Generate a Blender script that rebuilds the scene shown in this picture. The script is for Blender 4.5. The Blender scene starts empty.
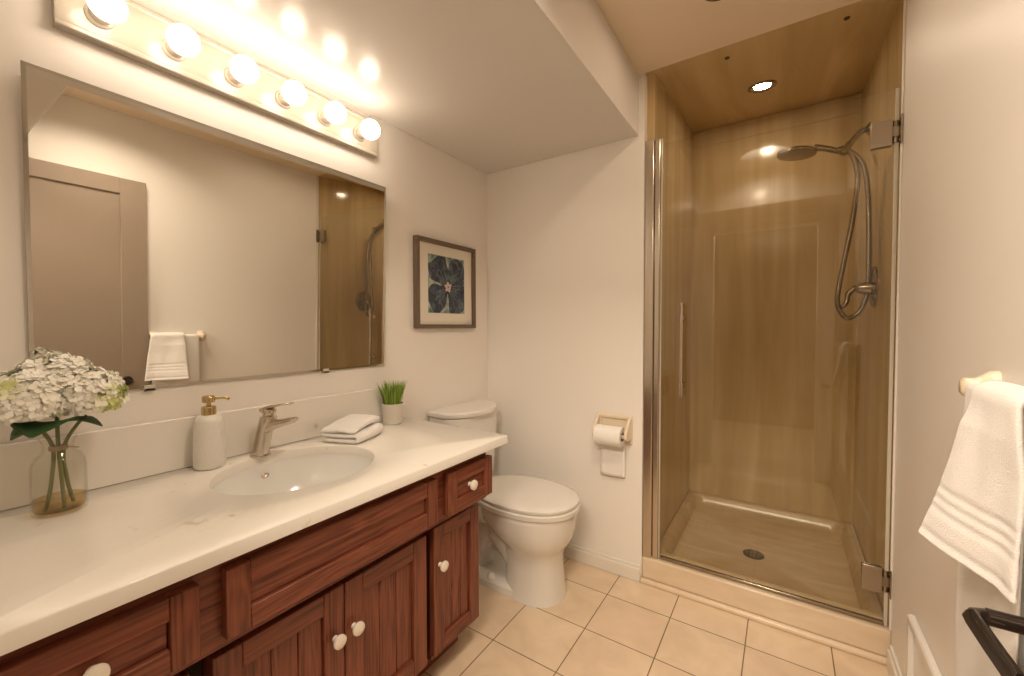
import bpy, bmesh, math, random
from mathutils import Vector, Matrix, noise

random.seed(7)
PI = math.pi
sc = bpy.context.scene
COL = sc.collection

# ------------------------------------------------------------------ camera
H = 1.22
F = 412.49
yaw, pitch, roll = 0.5835, 0.0271, -0.0015
fw = Vector((-math.sin(yaw) * math.cos(pitch), math.cos(yaw) * math.cos(pitch), -math.sin(pitch)))
rt = Vector((math.cos(yaw), math.sin(yaw), 0))
up = rt.cross(fw)
rt, up = rt * math.cos(roll) + up * math.sin(roll), up * math.cos(roll) - rt * math.sin(roll)
cd = bpy.data.cameras.new('camera')
cam = bpy.data.objects.new('camera', cd)
COL.objects.link(cam)
cd.sensor_width = 36
cd.lens = F / 1024 * 36
cd.clip_start = 0.02
m = Matrix((rt, up, -fw)).transposed().to_4x4()
m.translation = Vector((1.469, 0, H))
cam.matrix_world = m
sc.camera = cam

# ------------------------------------------------------------------ world, view
w = bpy.data.worlds.new('world')
sc.world = w
w.use_nodes = True
w.node_tree.nodes['Background'].inputs[0].default_value = (1.0, 0.8, 0.58, 1)
w.node_tree.nodes['Background'].inputs[1].default_value = 0.05
sc.view_settings.view_transform = 'Standard'
sc.view_settings.look = 'None'
sc.view_settings.gamma = 1
sc.view_settings.use_curve_mapping = False
sc.view_settings.exposure = 1.0

BULB_STRENGTH = 7.8
BULB_COL = (1.0, 0.83, 0.66, 1)
DOWN_STRENGTH = 78.0

# added fill light in the hall, shining in through the doorway behind the camera
ld = bpy.data.lights.new('hall_fill', 'AREA')
ld.shape = 'RECTANGLE'
ld.size, ld.size_y = 0.9, 0.4
ld.energy = 40
ld.color = (1.0, 0.84, 0.67)
lo = bpy.data.objects.new('hall_fill', ld)
COL.objects.link(lo)
lo.location = (1.31, -0.75, 2.37)
lo.rotation_euler = (math.radians(32), 0, 0)

# added fill light just under the ceiling, above the frame; no fixture there
le = bpy.data.lights.new('ceiling_fill', 'AREA')
le.shape = 'DISK'
le.size = 0.28
le.energy = 4.6
le.spread = math.radians(142)
le.color = (1.0, 0.84, 0.67)
lc = bpy.data.objects.new('ceiling_fill', le)
COL.objects.link(lc)
lc.location = (1.34, 0.66, 2.388)

# ------------------------------------------------------------------ materials
def mat(name, col, rough=0.5, metal=0.0, spec=0.5, **kw):
    m = bpy.data.materials.new(name)
    m.use_nodes = True
    b = m.node_tree.nodes['Principled BSDF']
    b.inputs['Base Color'].default_value = (*col, 1)
    b.inputs['Roughness'].default_value = rough
    b.inputs['Metallic'].default_value = metal
    b.inputs['Specular IOR Level'].default_value = spec
    for k, v in kw.items():
        b.inputs[k.replace('_', ' ')].default_value = v
    return m

def nd(m, t, **kw):
    n = m.node_tree.nodes.new(t)
    for k, v in kw.items():
        if k.startswith('i_'):
            n.inputs[k[2:].replace('_', ' ')].default_value = v
        else:
            setattr(n, k, v)
    return n

def lk(m, a, ai, b, bi):
    m.node_tree.links.new(a.outputs[ai], b.inputs[bi])

def bsdf(m):
    return m.node_tree.nodes['Principled BSDF']

def coords(m, scale=(1, 1, 1), loc=(0, 0, 0)):
    g = nd(m, 'ShaderNodeNewGeometry')
    mp = nd(m, 'ShaderNodeMapping')
    mp.inputs['Scale'].default_value = scale
    mp.inputs['Location'].default_value = loc
    lk(m, g, 'Position', mp, 'Vector')
    return mp

def ramp(m, stops):
    r = nd(m, 'ShaderNodeValToRGB')
    e = r.color_ramp.elements
    while len(e) < len(stops):
        e.new(0.5)
    for el, (p, c) in zip(e, stops):
        el.position = p
        el.color = (*c, 1)
    return r

def add_bump(m, scale, strength, dist=0.001, detail=2.0, vec=None):
    c = vec or coords(m)
    n = nd(m, 'ShaderNodeTexNoise')
    n.inputs['Scale'].default_value = scale
    n.inputs['Detail'].default_value = detail
    lk(m, c, 'Vector', n, 'Vector')
    b = nd(m, 'ShaderNodeBump')
    b.inputs['Strength'].default_value = strength
    b.inputs['Distance'].default_value = dist
    lk(m, n, 'Fac', b, 'Height')
    lk(m, b, 'Normal', bsdf(m), 'Normal')

M = {}
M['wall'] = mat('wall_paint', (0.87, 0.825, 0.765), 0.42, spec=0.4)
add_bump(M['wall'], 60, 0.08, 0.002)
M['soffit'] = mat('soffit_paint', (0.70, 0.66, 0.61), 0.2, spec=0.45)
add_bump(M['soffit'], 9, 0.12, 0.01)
M['ceil'] = mat('ceiling_paint', (0.82, 0.69, 0.53), 0.6)
M['trim'] = mat('trim_paint', (0.80, 0.75, 0.67), 0.35)
M['door'] = mat('door_paint', (0.32, 0.25, 0.19), 0.4)
M['hall'] = mat('hall_paint', (0.22, 0.17, 0.12), 0.7)
M['white'] = mat('white_gloss', (0.82, 0.79, 0.74), 0.25)
M['fixture'] = mat('fixture_cream', (0.42, 0.37, 0.30), 0.2)
M['porcelain'] = mat('porcelain', (0.80, 0.77, 0.71), 0.12, Coat_Weight=0.3)
M['sinkp'] = mat('sink_porcelain', (0.80, 0.79, 0.75), 0.12)
M['cream'] = mat('cream_ceramic', (0.78, 0.66, 0.50), 0.22)
M['knob'] = mat('knob_porcelain', (0.86, 0.79, 0.68), 0.15)
M['paper'] = mat('tissue_paper', (0.86, 0.83, 0.78), 0.9)
M['card'] = mat('cardboard', (0.30, 0.20, 0.12), 0.9)
M['nickel'] = mat('brushed_nickel', (0.62, 0.55, 0.46), 0.22, 1.0)
M['chrome'] = mat('chrome', (0.78, 0.74, 0.68), 0.12, 1.0)
M['bronze_nickel'] = mat('warm_nickel', (0.33, 0.28, 0.21), 0.22, 1.0)
M['hinge'] = mat('satin_hinge', (0.42, 0.36, 0.28), 0.3, 1.0)
M['gold'] = mat('gold_metal', (0.56, 0.42, 0.21), 0.25, 1.0)
M['black'] = mat('black_metal', (0.035, 0.024, 0.018), 0.28, 0.6)
M['rubber'] = mat('dark_rubber', (0.06, 0.045, 0.03), 0.5)
M['drain'] = mat('drain_metal', (0.05, 0.04, 0.03), 0.4, 0.8)
M['mirror'] = mat('mirror_silver', (0.80, 0.79, 0.74), 0.015, 1.0)
M['mirror_edge'] = mat('mirror_bevel', (0.62, 0.60, 0.54), 0.08, 1.0)
M['clip'] = mat('clear_clip', (0.6, 0.55, 0.45), 0.2)
M['bulb'] = mat('bulb_glow', (1, 1, 1), 0.3, Emission_Color=BULB_COL, Emission_Strength=BULB_STRENGTH)
M['lens'] = mat('downlight_glow', (1, 1, 1), 0.3, Emission_Color=(1.0, 0.80, 0.60, 1), Emission_Strength=DOWN_STRENGTH)
M['stem'] = mat('stem_green', (0.16, 0.17, 0.05), 0.5)
M['leaf'] = mat('leaf_green', (0.035, 0.10, 0.025), 0.4)
M['grass'] = mat('grass_green', (0.17, 0.30, 0.03), 0.5)
M['soil'] = mat('soil', (0.08, 0.05, 0.03), 0.9)
M['twine'] = mat('twine', (0.40, 0.28, 0.15), 0.8)
M['matboard'] = mat('mat_board', (0.80, 0.74, 0.64), 0.8)
M['frame'] = mat('frame_wood', (0.15, 0.105, 0.07), 0.5)
M['dark'] = mat('recess_shade', (0.03, 0.014, 0.008), 0.8)  # near-black colour standing in for the shade in the door recesses

# flower petals: cream with a green tint that varies from floret to floret
m = M['petal'] = mat('petal_cream', (0.86, 0.83, 0.66), 0.6)
g = nd(m, 'ShaderNodeNewGeometry')
r = ramp(m, [(0.0, (0.80, 0.82, 0.50)), (0.10, (0.92, 0.90, 0.78)), (1.0, (0.96, 0.94, 0.87))])
lk(m, g, 'Random Per Island', r, 'Fac')
lk(m, r, 'Color', bsdf(m), 'Base Color')
bsdf(m).inputs['Subsurface Weight'].default_value = 0.0
m = M['petal_green'] = mat('petal_green', (0.62, 0.66, 0.25), 0.6)

# grass colour variation
m = M['grass']
g = nd(m, 'ShaderNodeNewGeometry')
r = ramp(m, [(0.0, (0.12, 0.23, 0.02)), (1.0, (0.33, 0.45, 0.07))])
lk(m, g, 'Random Per Island', r, 'Fac')
lk(m, r, 'Color', bsdf(m), 'Base Color')

def wood(name, axis):
    m = mat(name, (0.3, 0.1, 0.05), 0.33, spec=0.45)
    s = {'z': (13, 13, 0.9), 'y': (13, 0.9, 13)}[axis]
    mp = coords(m, s)
    n1 = nd(m, 'ShaderNodeTexNoise', i_Scale=1.6, i_Detail=3.0, i_Distortion=0.6)
    lk(m, mp, 'Vector', n1, 'Vector')
    # cathedral rings: sine of the noise
    mul = nd(m, 'ShaderNodeMath', operation='MULTIPLY')
    mul.inputs[1].default_value = 48
    lk(m, n1, 'Fac', mul, 0)
    sn = nd(m, 'ShaderNodeMath', operation='SINE')
    lk(m, mul, 0, sn, 0)
    half = nd(m, 'ShaderNodeMath', operation='MULTIPLY_ADD')
    half.inputs[1].default_value = 0.5
    half.inputs[2].default_value = 0.5
    lk(m, sn, 0, half, 0)
    s2 = {'z': (160, 160, 5), 'y': (160, 5, 160)}[axis]
    mp2 = coords(m, s2)
    n2 = nd(m, 'ShaderNodeTexNoise', i_Scale=1.0, i_Detail=2.0)
    lk(m, mp2, 'Vector', n2, 'Vector')
    mx = nd(m, 'ShaderNodeMath', operation='MULTIPLY_ADD')
    mx.inputs[1].default_value = 0.80
    lk(m, n2, 'Fac', mx, 0)
    h2 = nd(m, 'ShaderNodeMath', operation='MULTIPLY')
    h2.inputs[1].default_value = 0.22
    lk(m, half, 0, h2, 0)
    lk(m, h2, 0, mx, 2)
    r = ramp(m, [(0.25, (0.085, 0.020, 0.010)), (0.48, (0.19, 0.053, 0.027)), (0.75, (0.26, 0.080, 0.043))])
    lk(m, mx, 0, r, 'Fac')
    lk(m, r, 'Color', bsdf(m), 'Base Color')
    b = nd(m, 'ShaderNodeBump')
    b.inputs['Strength'].default_value = 0.15
    b.inputs['Distance'].default_value = 0.001
    lk(m, mx, 0, b, 'Height')
    lk(m, b, 'Normal', bsdf(m), 'Normal')
    return m
M['wood_z'] = wood('red_oak_upright', 'z')
M['wood_y'] = wood('red_oak_level', 'y')

# floor tiles
m = M['floor'] = mat('floor_tile', (0.7, 0.58, 0.44), 0.32)
mp = coords(m, loc=(0.538 - 0.274 * 2 + 0.548 - 0.538, 0, 0))
mp.inputs['Location'].default_value = (-(0.812 - 0.274 * 4), -(1.78 - 0.2535 * 8), 0)
bt = nd(m, 'ShaderNodeTexBrick', offset=0.0, squash=1.0)
bt.inputs['Scale'].default_value = 1.0
bt.inputs['Brick Width'].default_value = 0.274
bt.inputs['Row Height'].default_value = 0.2535
bt.inputs['Mortar Size'].default_value = 0.0022
bt.inputs['Mortar Smooth'].default_value = 0.1
bt.inputs['Color1'].default_value = (0.82, 0.66, 0.48, 1)
bt.inputs['Color2'].default_value = (0.79, 0.62, 0.45, 1)
bt.inputs['Mortar'].default_value = (0.22, 0.15, 0.08, 1)
lk(m, mp, 'Vector', bt, 'Vector')
n = nd(m, 'ShaderNodeTexNoise', i_Scale=5.0, i_Detail=4.0, i_Distortion=1.5)
mp2 = coords(m)
lk(m, mp2, 'Vector', n, 'Vector')
r = ramp(m, [(0.3, (0.86, 0.84, 0.80)), (0.7, (1, 1, 1))])
lk(m, n, 'Fac', r, 'Fac')
mx = nd(m, 'ShaderNodeMix', data_type='RGBA', blend_type='MULTIPLY')
mx.inputs['Factor'].default_value = 1
m.node_tree.links.new(bt.outputs['Color'], mx.inputs[6])
m.node_tree.links.new(r.outputs['Color'], mx.inputs[7])
m.node_tree.links.new(mx.outputs[2], bsdf(m).inputs['Base Color'])
bp = nd(m, 'ShaderNodeBump', invert=True)
bp.inputs['Strength'].default_value = 0.4
bp.inputs['Distance'].default_value = 0.002
lk(m, bt, 'Fac', bp, 'Height')
lk(m, bp, 'Normal', bsdf(m), 'Normal')

# quartz counter with faint veins
m = M['quartz'] = mat('quartz', (0.84, 0.80, 0.73), 0.2)
mp = coords(m, (1.6, 1.6, 1.6))
n1 = nd(m, 'ShaderNodeTexNoise', i_Scale=1.1, i_Detail=4.0, i_Distortion=0.5)
lk(m, mp, 'Vector', n1, 'Vector')
sub = nd(m, 'ShaderNodeMath', operation='SUBTRACT')
sub.inputs[1].default_value = 0.5
lk(m, n1, 'Fac', sub, 0)
ab = nd(m, 'ShaderNodeMath', operation='ABSOLUTE')
lk(m, sub, 0, ab, 0)
n3 = nd(m, 'ShaderNodeTexNoise', i_Scale=16.0, i_Detail=3.0)
lk(m, mp, 'Vector', n3, 'Vector')
ad = nd(m, 'ShaderNodeMath', operation='MULTIPLY_ADD')
ad.inputs[1].default_value = 0.16
lk(m, n3, 'Fac', ad, 0)
lk(m, ab, 0, ad, 2)
r = ramp(m, [(0.050, (0.66, 0.58, 0.48)), (0.066, (0.84, 0.80, 0.73)), (1.0, (0.87, 0.83, 0.77))])
lk(m, ad, 0, r, 'Fac')
lk(m, r, 'Color', bsdf(m), 'Base Color')

# shower wall marble, streaked along one axis
def streak(name, scale, c0, c1, c2, rough=0.13):
    m = mat(name, c1, rough)
    mp = coords(m, scale)
    n = nd(m, 'ShaderNodeTexNoise', i_Scale=1.0, i_Detail=5.0, i_Distortion=0.7)
    lk(m, mp, 'Vector', n, 'Vector')
    r = ramp(m, [(0.32, c0), (0.52, c1), (0.72, c2)])
    lk(m, n, 'Fac', r, 'Fac')
    lk(m, r, 'Color', bsdf(m), 'Base Color')
    return m
SH0, SH1, SH2 = (0.50, 0.36, 0.17), (0.58, 0.435, 0.225), (0.67, 0.52, 0.31)
M['marble_z'] = streak('shower_marble', (9, 9, 0.7), SH0, SH1, SH2)
M['marble_y'] = streak('shower_ceiling_marble', (9, 0.8, 9), SH0, SH1, SH2, 0.3)
M['pan'] = streak('shower_pan_acrylic', (3, 14, 6), (0.45, 0.32, 0.17), (0.52, 0.38, 0.21), (0.59, 0.45, 0.27), 0.2)
M['curb'] = streak('curb_marble', (3, 12, 12), (0.68, 0.54, 0.38), (0.73, 0.59, 0.42), (0.78, 0.65, 0.48), 0.25)

# towels
def terry(name, col):
    m = mat(name, col, 0.95, spec=0.1, Sheen_Weight=0.3)
    add_bump(m, 420, 0.5, 0.003, 3.0)
    return m
M['towel'] = terry('white_terry', (0.88, 0.85, 0.81))
M['bath'] = terry('bath_terry', (0.82, 0.79, 0.74))

# soap bottle and pot
M['soapb'] = mat('soap_ceramic', (0.80, 0.77, 0.71), 0.45)
m = M['soapb']
mp = coords(m)
vo = nd(m, 'ShaderNodeTexVoronoi')
vo.inputs['Scale'].default_value = 230
lk(m, mp, 'Vector', vo, 'Vector')
b = nd(m, 'ShaderNodeBump')
b.inputs['Strength'].default_value = 0.5
b.inputs['Distance'].default_value = 0.002
lk(m, vo, 'Distance', b, 'Height')
lk(m, b, 'Normal', bsdf(m), 'Normal')
m = M['potm'] = mat('pot_cement', (0.66, 0.60, 0.52), 0.7)
add_bump(m, 120, 0.2, 0.001)

def clear(name, tint, f0=0.04, fmax=0.9):
    m = bpy.data.materials.new(name)
    m.use_nodes = True
    nt = m.node_tree
    nt.nodes.remove(nt.nodes['Principled BSDF'])
    out = nt.nodes['Material Output']
    tr = nd(m, 'ShaderNodeBsdfTransparent')
    tr.inputs['Color'].default_value = (*tint, 1)
    gl = nd(m, 'ShaderNodeBsdfGlossy')
    gl.inputs['Roughness'].default_value = 0.01
    lw = nd(m, 'ShaderNodeLayerWeight')
    lw.inputs['Blend'].default_value = 0.5
    pw = nd(m, 'ShaderNodeMath', operation='POWER')
    pw.inputs[1].default_value = 5
    lk(m, lw, 'Facing', pw, 0)
    ma = nd(m, 'ShaderNodeMath', operation='MULTIPLY_ADD')
    ma.inputs[1].default_value = fmax
    ma.inputs[2].default_value = f0
    lk(m, pw, 0, ma, 0)
    mx = nd(m, 'ShaderNodeMixShader')
    lk(m, ma, 0, mx, 0)
    lk(m, tr, 0, mx, 1)
    lk(m, gl, 0, mx, 2)
    lk(m, mx, 0, out, 'Surface')
    return m
M['glass'] = clear('door_glass', (0.955, 0.945, 0.90), 0.05)
M['vaseglass'] = clear('vase_glass', (0.985, 0.98, 0.96), 0.04)
M['water'] = clear('vase_water', (0.93, 0.80, 0.52), 0.03)

M['art0'] = mat('art_ground', (0.42, 0.47, 0.40), 0.8)
m = M['art0']
mp = coords(m, (18, 18, 18))
n = nd(m, 'ShaderNodeTexNoise', i_Scale=1.0, i_Detail=4.0)
lk(m, mp, 'Vector', n, 'Vector')
r = ramp(m, [(0.35, (0.10, 0.19, 0.17)), (0.5, (0.36, 0.40, 0.33)), (0.65, (0.62, 0.58, 0.48))])
lk(m, n, 'Fac', r, 'Fac')
lk(m, r, 'Color', bsdf(m), 'Base Color')
m = M['art1'] = mat('art_petal', (0.05, 0.065, 0.085), 0.8)
mp = coords(m, (30, 30, 30))
n = nd(m, 'ShaderNodeTexNoise', i_Scale=1.0, i_Detail=5.0, i_Distortion=1.0)
lk(m, mp, 'Vector', n, 'Vector')
r = ramp(m, [(0.35, (0.030, 0.034, 0.055)), (0.55, (0.070, 0.085, 0.11)), (0.72, (0.16, 0.20, 0.22))])
lk(m, n, 'Fac', r, 'Fac')
lk(m, r, 'Color', bsdf(m), 'Base Color')
M['art2'] = mat('art_centre', (0.62, 0.46, 0.40), 0.8)
M['art3'] = mat('art_vein', (0.16, 0.21, 0.22), 0.8)

# ------------------------------------------------------------------ mesh helpers
def NB():
    return bmesh.new()

def add_box(bm, x0, x1, y0, y1, z0, z1, mi=0):
    vs = [bm.verts.new((x, y, z)) for x in (x0, x1) for y in (y0, y1) for z in (z0, z1)]
    for f in ((0, 1, 3, 2), (4, 6, 7, 5), (0, 4, 5, 1), (2, 3, 7, 6), (0, 2, 6, 4), (1, 5, 7, 3)):
        fc = bm.faces.new([vs[i] for i in f])
        fc.material_index = mi
    return vs

def add_loft(bm, rings, cap0=True, cap1=True, mi=0, closed=True):
    """rings: lists of points, all the same length"""
    R = [[bm.verts.new(p) for p in r] for r in rings]
    n = len(R[0])
    for a, b in zip(R, R[1:]):
        for i in range(n if closed else n - 1):
            f = bm.faces.new((a[i], a[(i + 1) % n], b[(i + 1) % n], b[i]))
            f.material_index = mi
    if cap0:
        bm.faces.new(list(reversed(R[0]))).material_index = mi
    if cap1:
        bm.faces.new(R[-1]).material_index = mi
    return R

def frame_of(d):
    d = d.normalized()
    a = Vector((0, 0, 1)) if abs(d.z) < 0.9 else Vector((1, 0, 0))
    x = d.cross(a).normalized()
    return x, d.cross(x).normalized()

def add_lathe(bm, prof, base, axis=(0, 0, 1), n=32, mi=0, cap0=True, cap1=True, sx=1, sy=1):
    base, axis = Vector(base), Vector(axis).normalized()
    x, y = frame_of(axis)
    rings = []
    for r, h in prof:
        r = max(r, 1e-5)
        rings.append([base + axis * h + x * (r * sx * math.cos(2 * PI * i / n)) + y * (r * sy * math.sin(2 * PI * i / n)) for i in range(n)])
    return add_loft(bm, rings, cap0, cap1, mi)

def add_tube(bm, pts, rad, n=12, mi=0, caps=True):
    pts = [Vector(p) for p in pts]
    rads = rad if isinstance(rad, (list, tuple)) else [rad] * len(pts)
    t0 = (pts[1] - pts[0]).normalized()
    x, y = frame_of(t0)
    rings = []
    for i, p in enumerate(pts):
        t = (pts[min(i + 1, len(pts) - 1)] - pts[max(i - 1, 0)]).normalized()
        x = (x - t * x.dot(t)).normalized()
        y = t.cross(x)
        rings.append([p + (x * math.cos(2 * PI * k / n) + y * math.sin(2 * PI * k / n)) * rads[i] for k in range(n)])
    add_loft(bm, rings, caps, caps, mi)

def spline(pts, k=8):
    """Catmull-Rom through pts"""
    P = [Vector(p) for p in pts]
    P = [P[0] * 2 - P[1]] + P + [P[-1] * 2 - P[-2]]
    out = []
    for i in range(1, len(P) - 2):
        a, b, c, d = P[i - 1], P[i], P[i + 1], P[i + 2]
        for j in range(k):
            t = j / k
            out.append(0.5 * ((2 * b) + (c - a) * t + (2 * a - 5 * b + 4 * c - d) * t * t + (3 * b - a - 3 * c + d) * t ** 3))
    out.append(P[-2])
    return out

def superellipse(cx, cy, rx, ry, z, n=40, e=2.0, rxb=None):
    """rxb: radius on the -x side"""
    out = []
    for i in range(n):
        a = 2 * PI * i / n
        c, s = math.cos(a), math.sin(a)
        r = rx if c >= 0 or rxb is None else rxb
        out.append(Vector((cx + r * math.copysign(abs(c) ** (2 / e), c), cy + ry * math.copysign(abs(s) ** (2 / e), s), z)))
    return out

ORG = {}

def obj(name, bm, mats, parent=None, smooth=True, bevel=0, seg=2, angle=35, subsurf=0, origin=None):
    bmesh.ops.recalc_face_normals(bm, faces=bm.faces)
    if parent is None:
        if origin is None:
            xs = [v.co for v in bm.verts]
            lo = Vector([min(v[i] for v in xs) for i in range(3)])
            hi = Vector([max(v[i] for v in xs) for i in range(3)])
            origin = Vector(((lo.x + hi.x) / 2, (lo.y + hi.y) / 2, lo.z))
        og = Vector(origin)
    else:
        og = ORG[parent.name]
    for v in bm.verts:
        v.co -= og
    me = bpy.data.meshes.new(name)
    bm.to_mesh(me)
    bm.free()
    if not isinstance(mats, (list, tuple)):
        mats = [mats]
    for mm in mats:
        me.materials.append(mm)
    if smooth:
        for p in me.polygons:
            p.use_smooth = True
        me.set_sharp_from_angle(angle=math.radians(angle))
    o = bpy.data.objects.new(name, me)
    COL.objects.link(o)
    ORG[o.name] = og
    if parent is None:
        o.location = og
    else:
        o.parent = parent
    if bevel:
        b = o.modifiers.new('bevel', 'BEVEL')
        b.width = bevel
        b.segments = seg
        b.limit_method = 'ANGLE'
        b.angle_limit = math.radians(40)
    if subsurf:
        s = o.modifiers.new('subsurf', 'SUBSURF')
        s.levels = s.render_levels = subsurf
    return o

def thing(name, label, cat, loc, group=None):
    o = bpy.data.objects.new(name, None)
    COL.objects.link(o)
    o.empty_display_size = 0.05
    o.location = loc
    ORG[o.name] = Vector(loc)
    o['label'] = label
    o['category'] = cat
    if group:
        o['group'] = group
    return o

def tag(o, label, cat, group=None):
    o['label'] = label
    o['category'] = cat
    if group:
        o['group'] = group
    return o

def struct(name, boxes, m, bevel=0):
    bm = NB()
    for b in boxes:
        add_box(bm, *b)
    o = obj(name, bm, m, smooth=False, bevel=bevel)
    o['kind'] = 'structure'
    return o

def box_part(name, dims, m, parent, bevel=0.002):
    bm = NB()
    add_box(bm, *dims)
    return obj(name, bm, m, parent, smooth=bool(bevel), bevel=bevel)

# ------------------------------------------------------------------ the room
YB, XJ, XR, ZS, ZC = 1.963, 0.914, 1.806, 2.114, 2.394
SX0, SX1, SY1 = 0.95, 1.803, 2.95       # shower inside
FY = -0.03                               # inner face of the doorway wall
struct('floor', [(-0.1, 1.95, FY - 0.12, 3.1, -0.1, 0), (-0.6, 3.0, -2.0, FY - 0.12, -0.1, 0)], M['floor'])
struct('wall_left', [(-0.1, 0, FY, 2.1, 0, ZC)], M['wall'])
struct('wall_right', [(XR, XR + 0.1, FY, YB + 0.02, 0, ZC)], M['wall'])
struct('wall_back', [(-0.1, XJ, YB, YB + 0.04, 0, ZC)], M['wall'])
struct('wall_front', [(-0.6, 0.94, FY - 0.1, FY, 0, ZC), (1.68, 3.0, FY - 0.1, FY, 0, ZC), (0.94, 1.68, FY - 0.1, FY, 2.03, ZC)], M['wall'])
struct('ceiling', [(0.0, 1.95, FY, YB, ZC, ZC + 0.08)], M['ceil'])
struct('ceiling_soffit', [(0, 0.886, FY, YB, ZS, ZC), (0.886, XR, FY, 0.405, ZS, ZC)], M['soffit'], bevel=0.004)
# hall beyond the doorway
struct('wall_hall', [(-0.6, 3.0, -2.1, -2.0, 0, 2.4), (-0.7, -0.6, -2.1, FY - 0.1, 0, 2.4), (3.0, 3.1, -2.1, FY - 0.1, 0, 2.4)], M['hall'])
struct('ceiling_hall', [(-0.6, 3.0, -2.1, FY - 0.1, 2.4, 2.48)], M['hall'])
# white casing around the doorway, room side
struct('trim_1', [(0.885, 0.94, FY, FY + 0.015, 0, 2.03), (1.68, 1.735, FY, FY + 0.015, 0, 2.03), (0.885, 1.735, FY, FY + 0.015, 2.03, 2.085)], M['trim'], bevel=0.003)

def baseboard(name, boxes):
    return struct(name, boxes, M['trim'], bevel=0.004)
baseboard('baseboard_back', [(0.0, XJ - 0.004, YB - 0.016, YB, 0, 0.062), (0.0, XJ - 0.004, YB - 0.010, YB, 0.058, 0.078)])
baseboard('baseboard_right', [(XR - 0.016, XR, 0.9, YB - 0.02, 0, 0.070), (XR - 0.010, XR, 0.9, YB - 0.02, 0.066, 0.088)])

# shower alcove
ZB = 2.49                                # the shower ceiling rises towards the back
struct('wall_shower_left', [(XJ - 0.1, SX0, YB + 0.04, SY1 + 0.1, 0, ZB + 0.1)], M['marble_z'])
struct('wall_shower_right', [(SX1, XR + 0.1, YB + 0.02, SY1 + 0.1, 0, ZB + 0.1)], M['marble_z'])
struct('wall_shower_back', [(SX0, SX1, SY1, SY1 + 0.1, 0, ZB + 0.1)], M['marble_z'])
bm = NB()
add_loft(bm, [[Vector((x, YB, ZC)), Vector((x, SY1 + 0.05, ZB + 0.005)), Vector((x, SY1 + 0.05, ZB + 0.09)), Vector((x, YB, ZC + 0.08))] for x in (XJ, 1.95)])
o = obj('ceiling_shower', bm, M['marble_y'], smooth=False)
o['kind'] = 'structure'
struct('trim_2', [(SX0, SX1, SY1 - 0.006, SY1, 2.385, ZB - 0.004)], M['marble_z'], bevel=0.002)
struct('trim_3', [(SX1 - 0.004, XR, YB + 0.002, YB + 0.012, 0.121, ZC)], M['trim'], bevel=0.003)

# ------------------------------------------------------------------ shower base
sb = thing('shower_tray', 'low cream acrylic shower tray with curb under the glass door', 'shower tray', (1.36, 2.45, 0))
bm = NB()
add_box(bm, XJ, XR, YB, YB + 0.085, 0.02, 0.121)
obj('curb', bm, M['curb'], sb, bevel=0.008, seg=3)
bm = NB()
add_tube(bm, [(XJ, YB - 0.004, 0.010), (XR, YB - 0.004, 0.010)], 0.014, 12)
obj('curb_moulding', bm, M['curb'], sb)
bm = NB()
# pan: rim ring, sloping to the floor
def rrect(x0, x1, y0, y1, z, r, n=6):
    out = []
    for cx, cy, a0 in ((x1 - r, y1 - r, 0), (x0 + r, y1 - r, PI / 2), (x0 + r, y0 + r, PI), (x1 - r, y0 + r, 1.5 * PI)):
        for i in range(n + 1):
            a = a0 + PI / 2 * i / n
            out.append(Vector((cx + r * math.cos(a), cy + r * math.sin(a), z)))
    return out
px0, px1, py0, py1 = SX0 + 0.001, SX1 - 0.001, YB + 0.086, SY1 - 0.001
add_loft(bm, [rrect(px0, px1, py0, py1, 0.001, 0.01), rrect(px0, px1, py0, py1, 0.118, 0.01), rrect(px0 + 0.004, px1 - 0.004, py0 + 0.002, py1 - 0.004, 0.122, 0.012),
              rrect(px0 + 0.035, px1 - 0.035, py0 + 0.008, py1 - 0.035, 0.122, 0.04), rrect(px0 + 0.045, px1 - 0.045, py0 + 0.012, py1 - 0.045, 0.112, 0.05),
              rrect(px0 + 0.058, px1 - 0.058, py0 + 0.02, py1 - 0.058, 0.062, 0.06), rrect(px0 + 0.075, px1 - 0.075, py0 + 0.035, py1 - 0.075, 0.052, 0.06),
              rrect(1.30, 1.40, 2.38, 2.48, 0.046, 0.04)])
obj('basin', bm, M['pan'], sb)
bm = NB()
add_lathe(bm, [(0.048, 0), (0.048, 0.004), (0.044, 0.006), (0.0, 0.006)], (1.352, 2.43, 0.0455), n=32)
dr = obj('drain', bm, M['drain'], sb)
bm = NB()
for k in range(-3, 4):
    for j in range(-3, 4):
        if k * k + j * j < 12:
            add_lathe(bm, [(0.0038, 0), (0.0038, 0.0012), (0, 0.0014)], (1.352 + k * 0.0115, 2.43 + j * 0.0115, 0.0514), n=8)
obj('drain_grid', bm, M['bronze_nickel'], dr)

# ------------------------------------------------------------------ shower door
GY = YB + 0.028
sj = thing('shower_jamb', 'tall brushed nickel upright channel on left of shower opening', 'door jamb', (0.965, GY, 0.121))
bm = NB()
add_box(bm, 0.9155, 0.957, GY - 0.024, GY + 0.012, 0.1215, 2.085)
obj('wall_channel', bm, M['nickel'], sj, bevel=0.004)
bm = NB()
add_box(bm, 0.958, 0.984, GY - 0.016, GY + 0.010, 0.1215, 2.085)
obj('strike_post', bm, M['nickel'], sj, bevel=0.005, seg=3)
bm = NB()
add_box(bm, 0.985, 0.991, GY - 0.010, GY + 0.008, 0.1235, 2.085)
obj('seal_strip', bm, M['clip'], sj, bevel=0.002)

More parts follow.
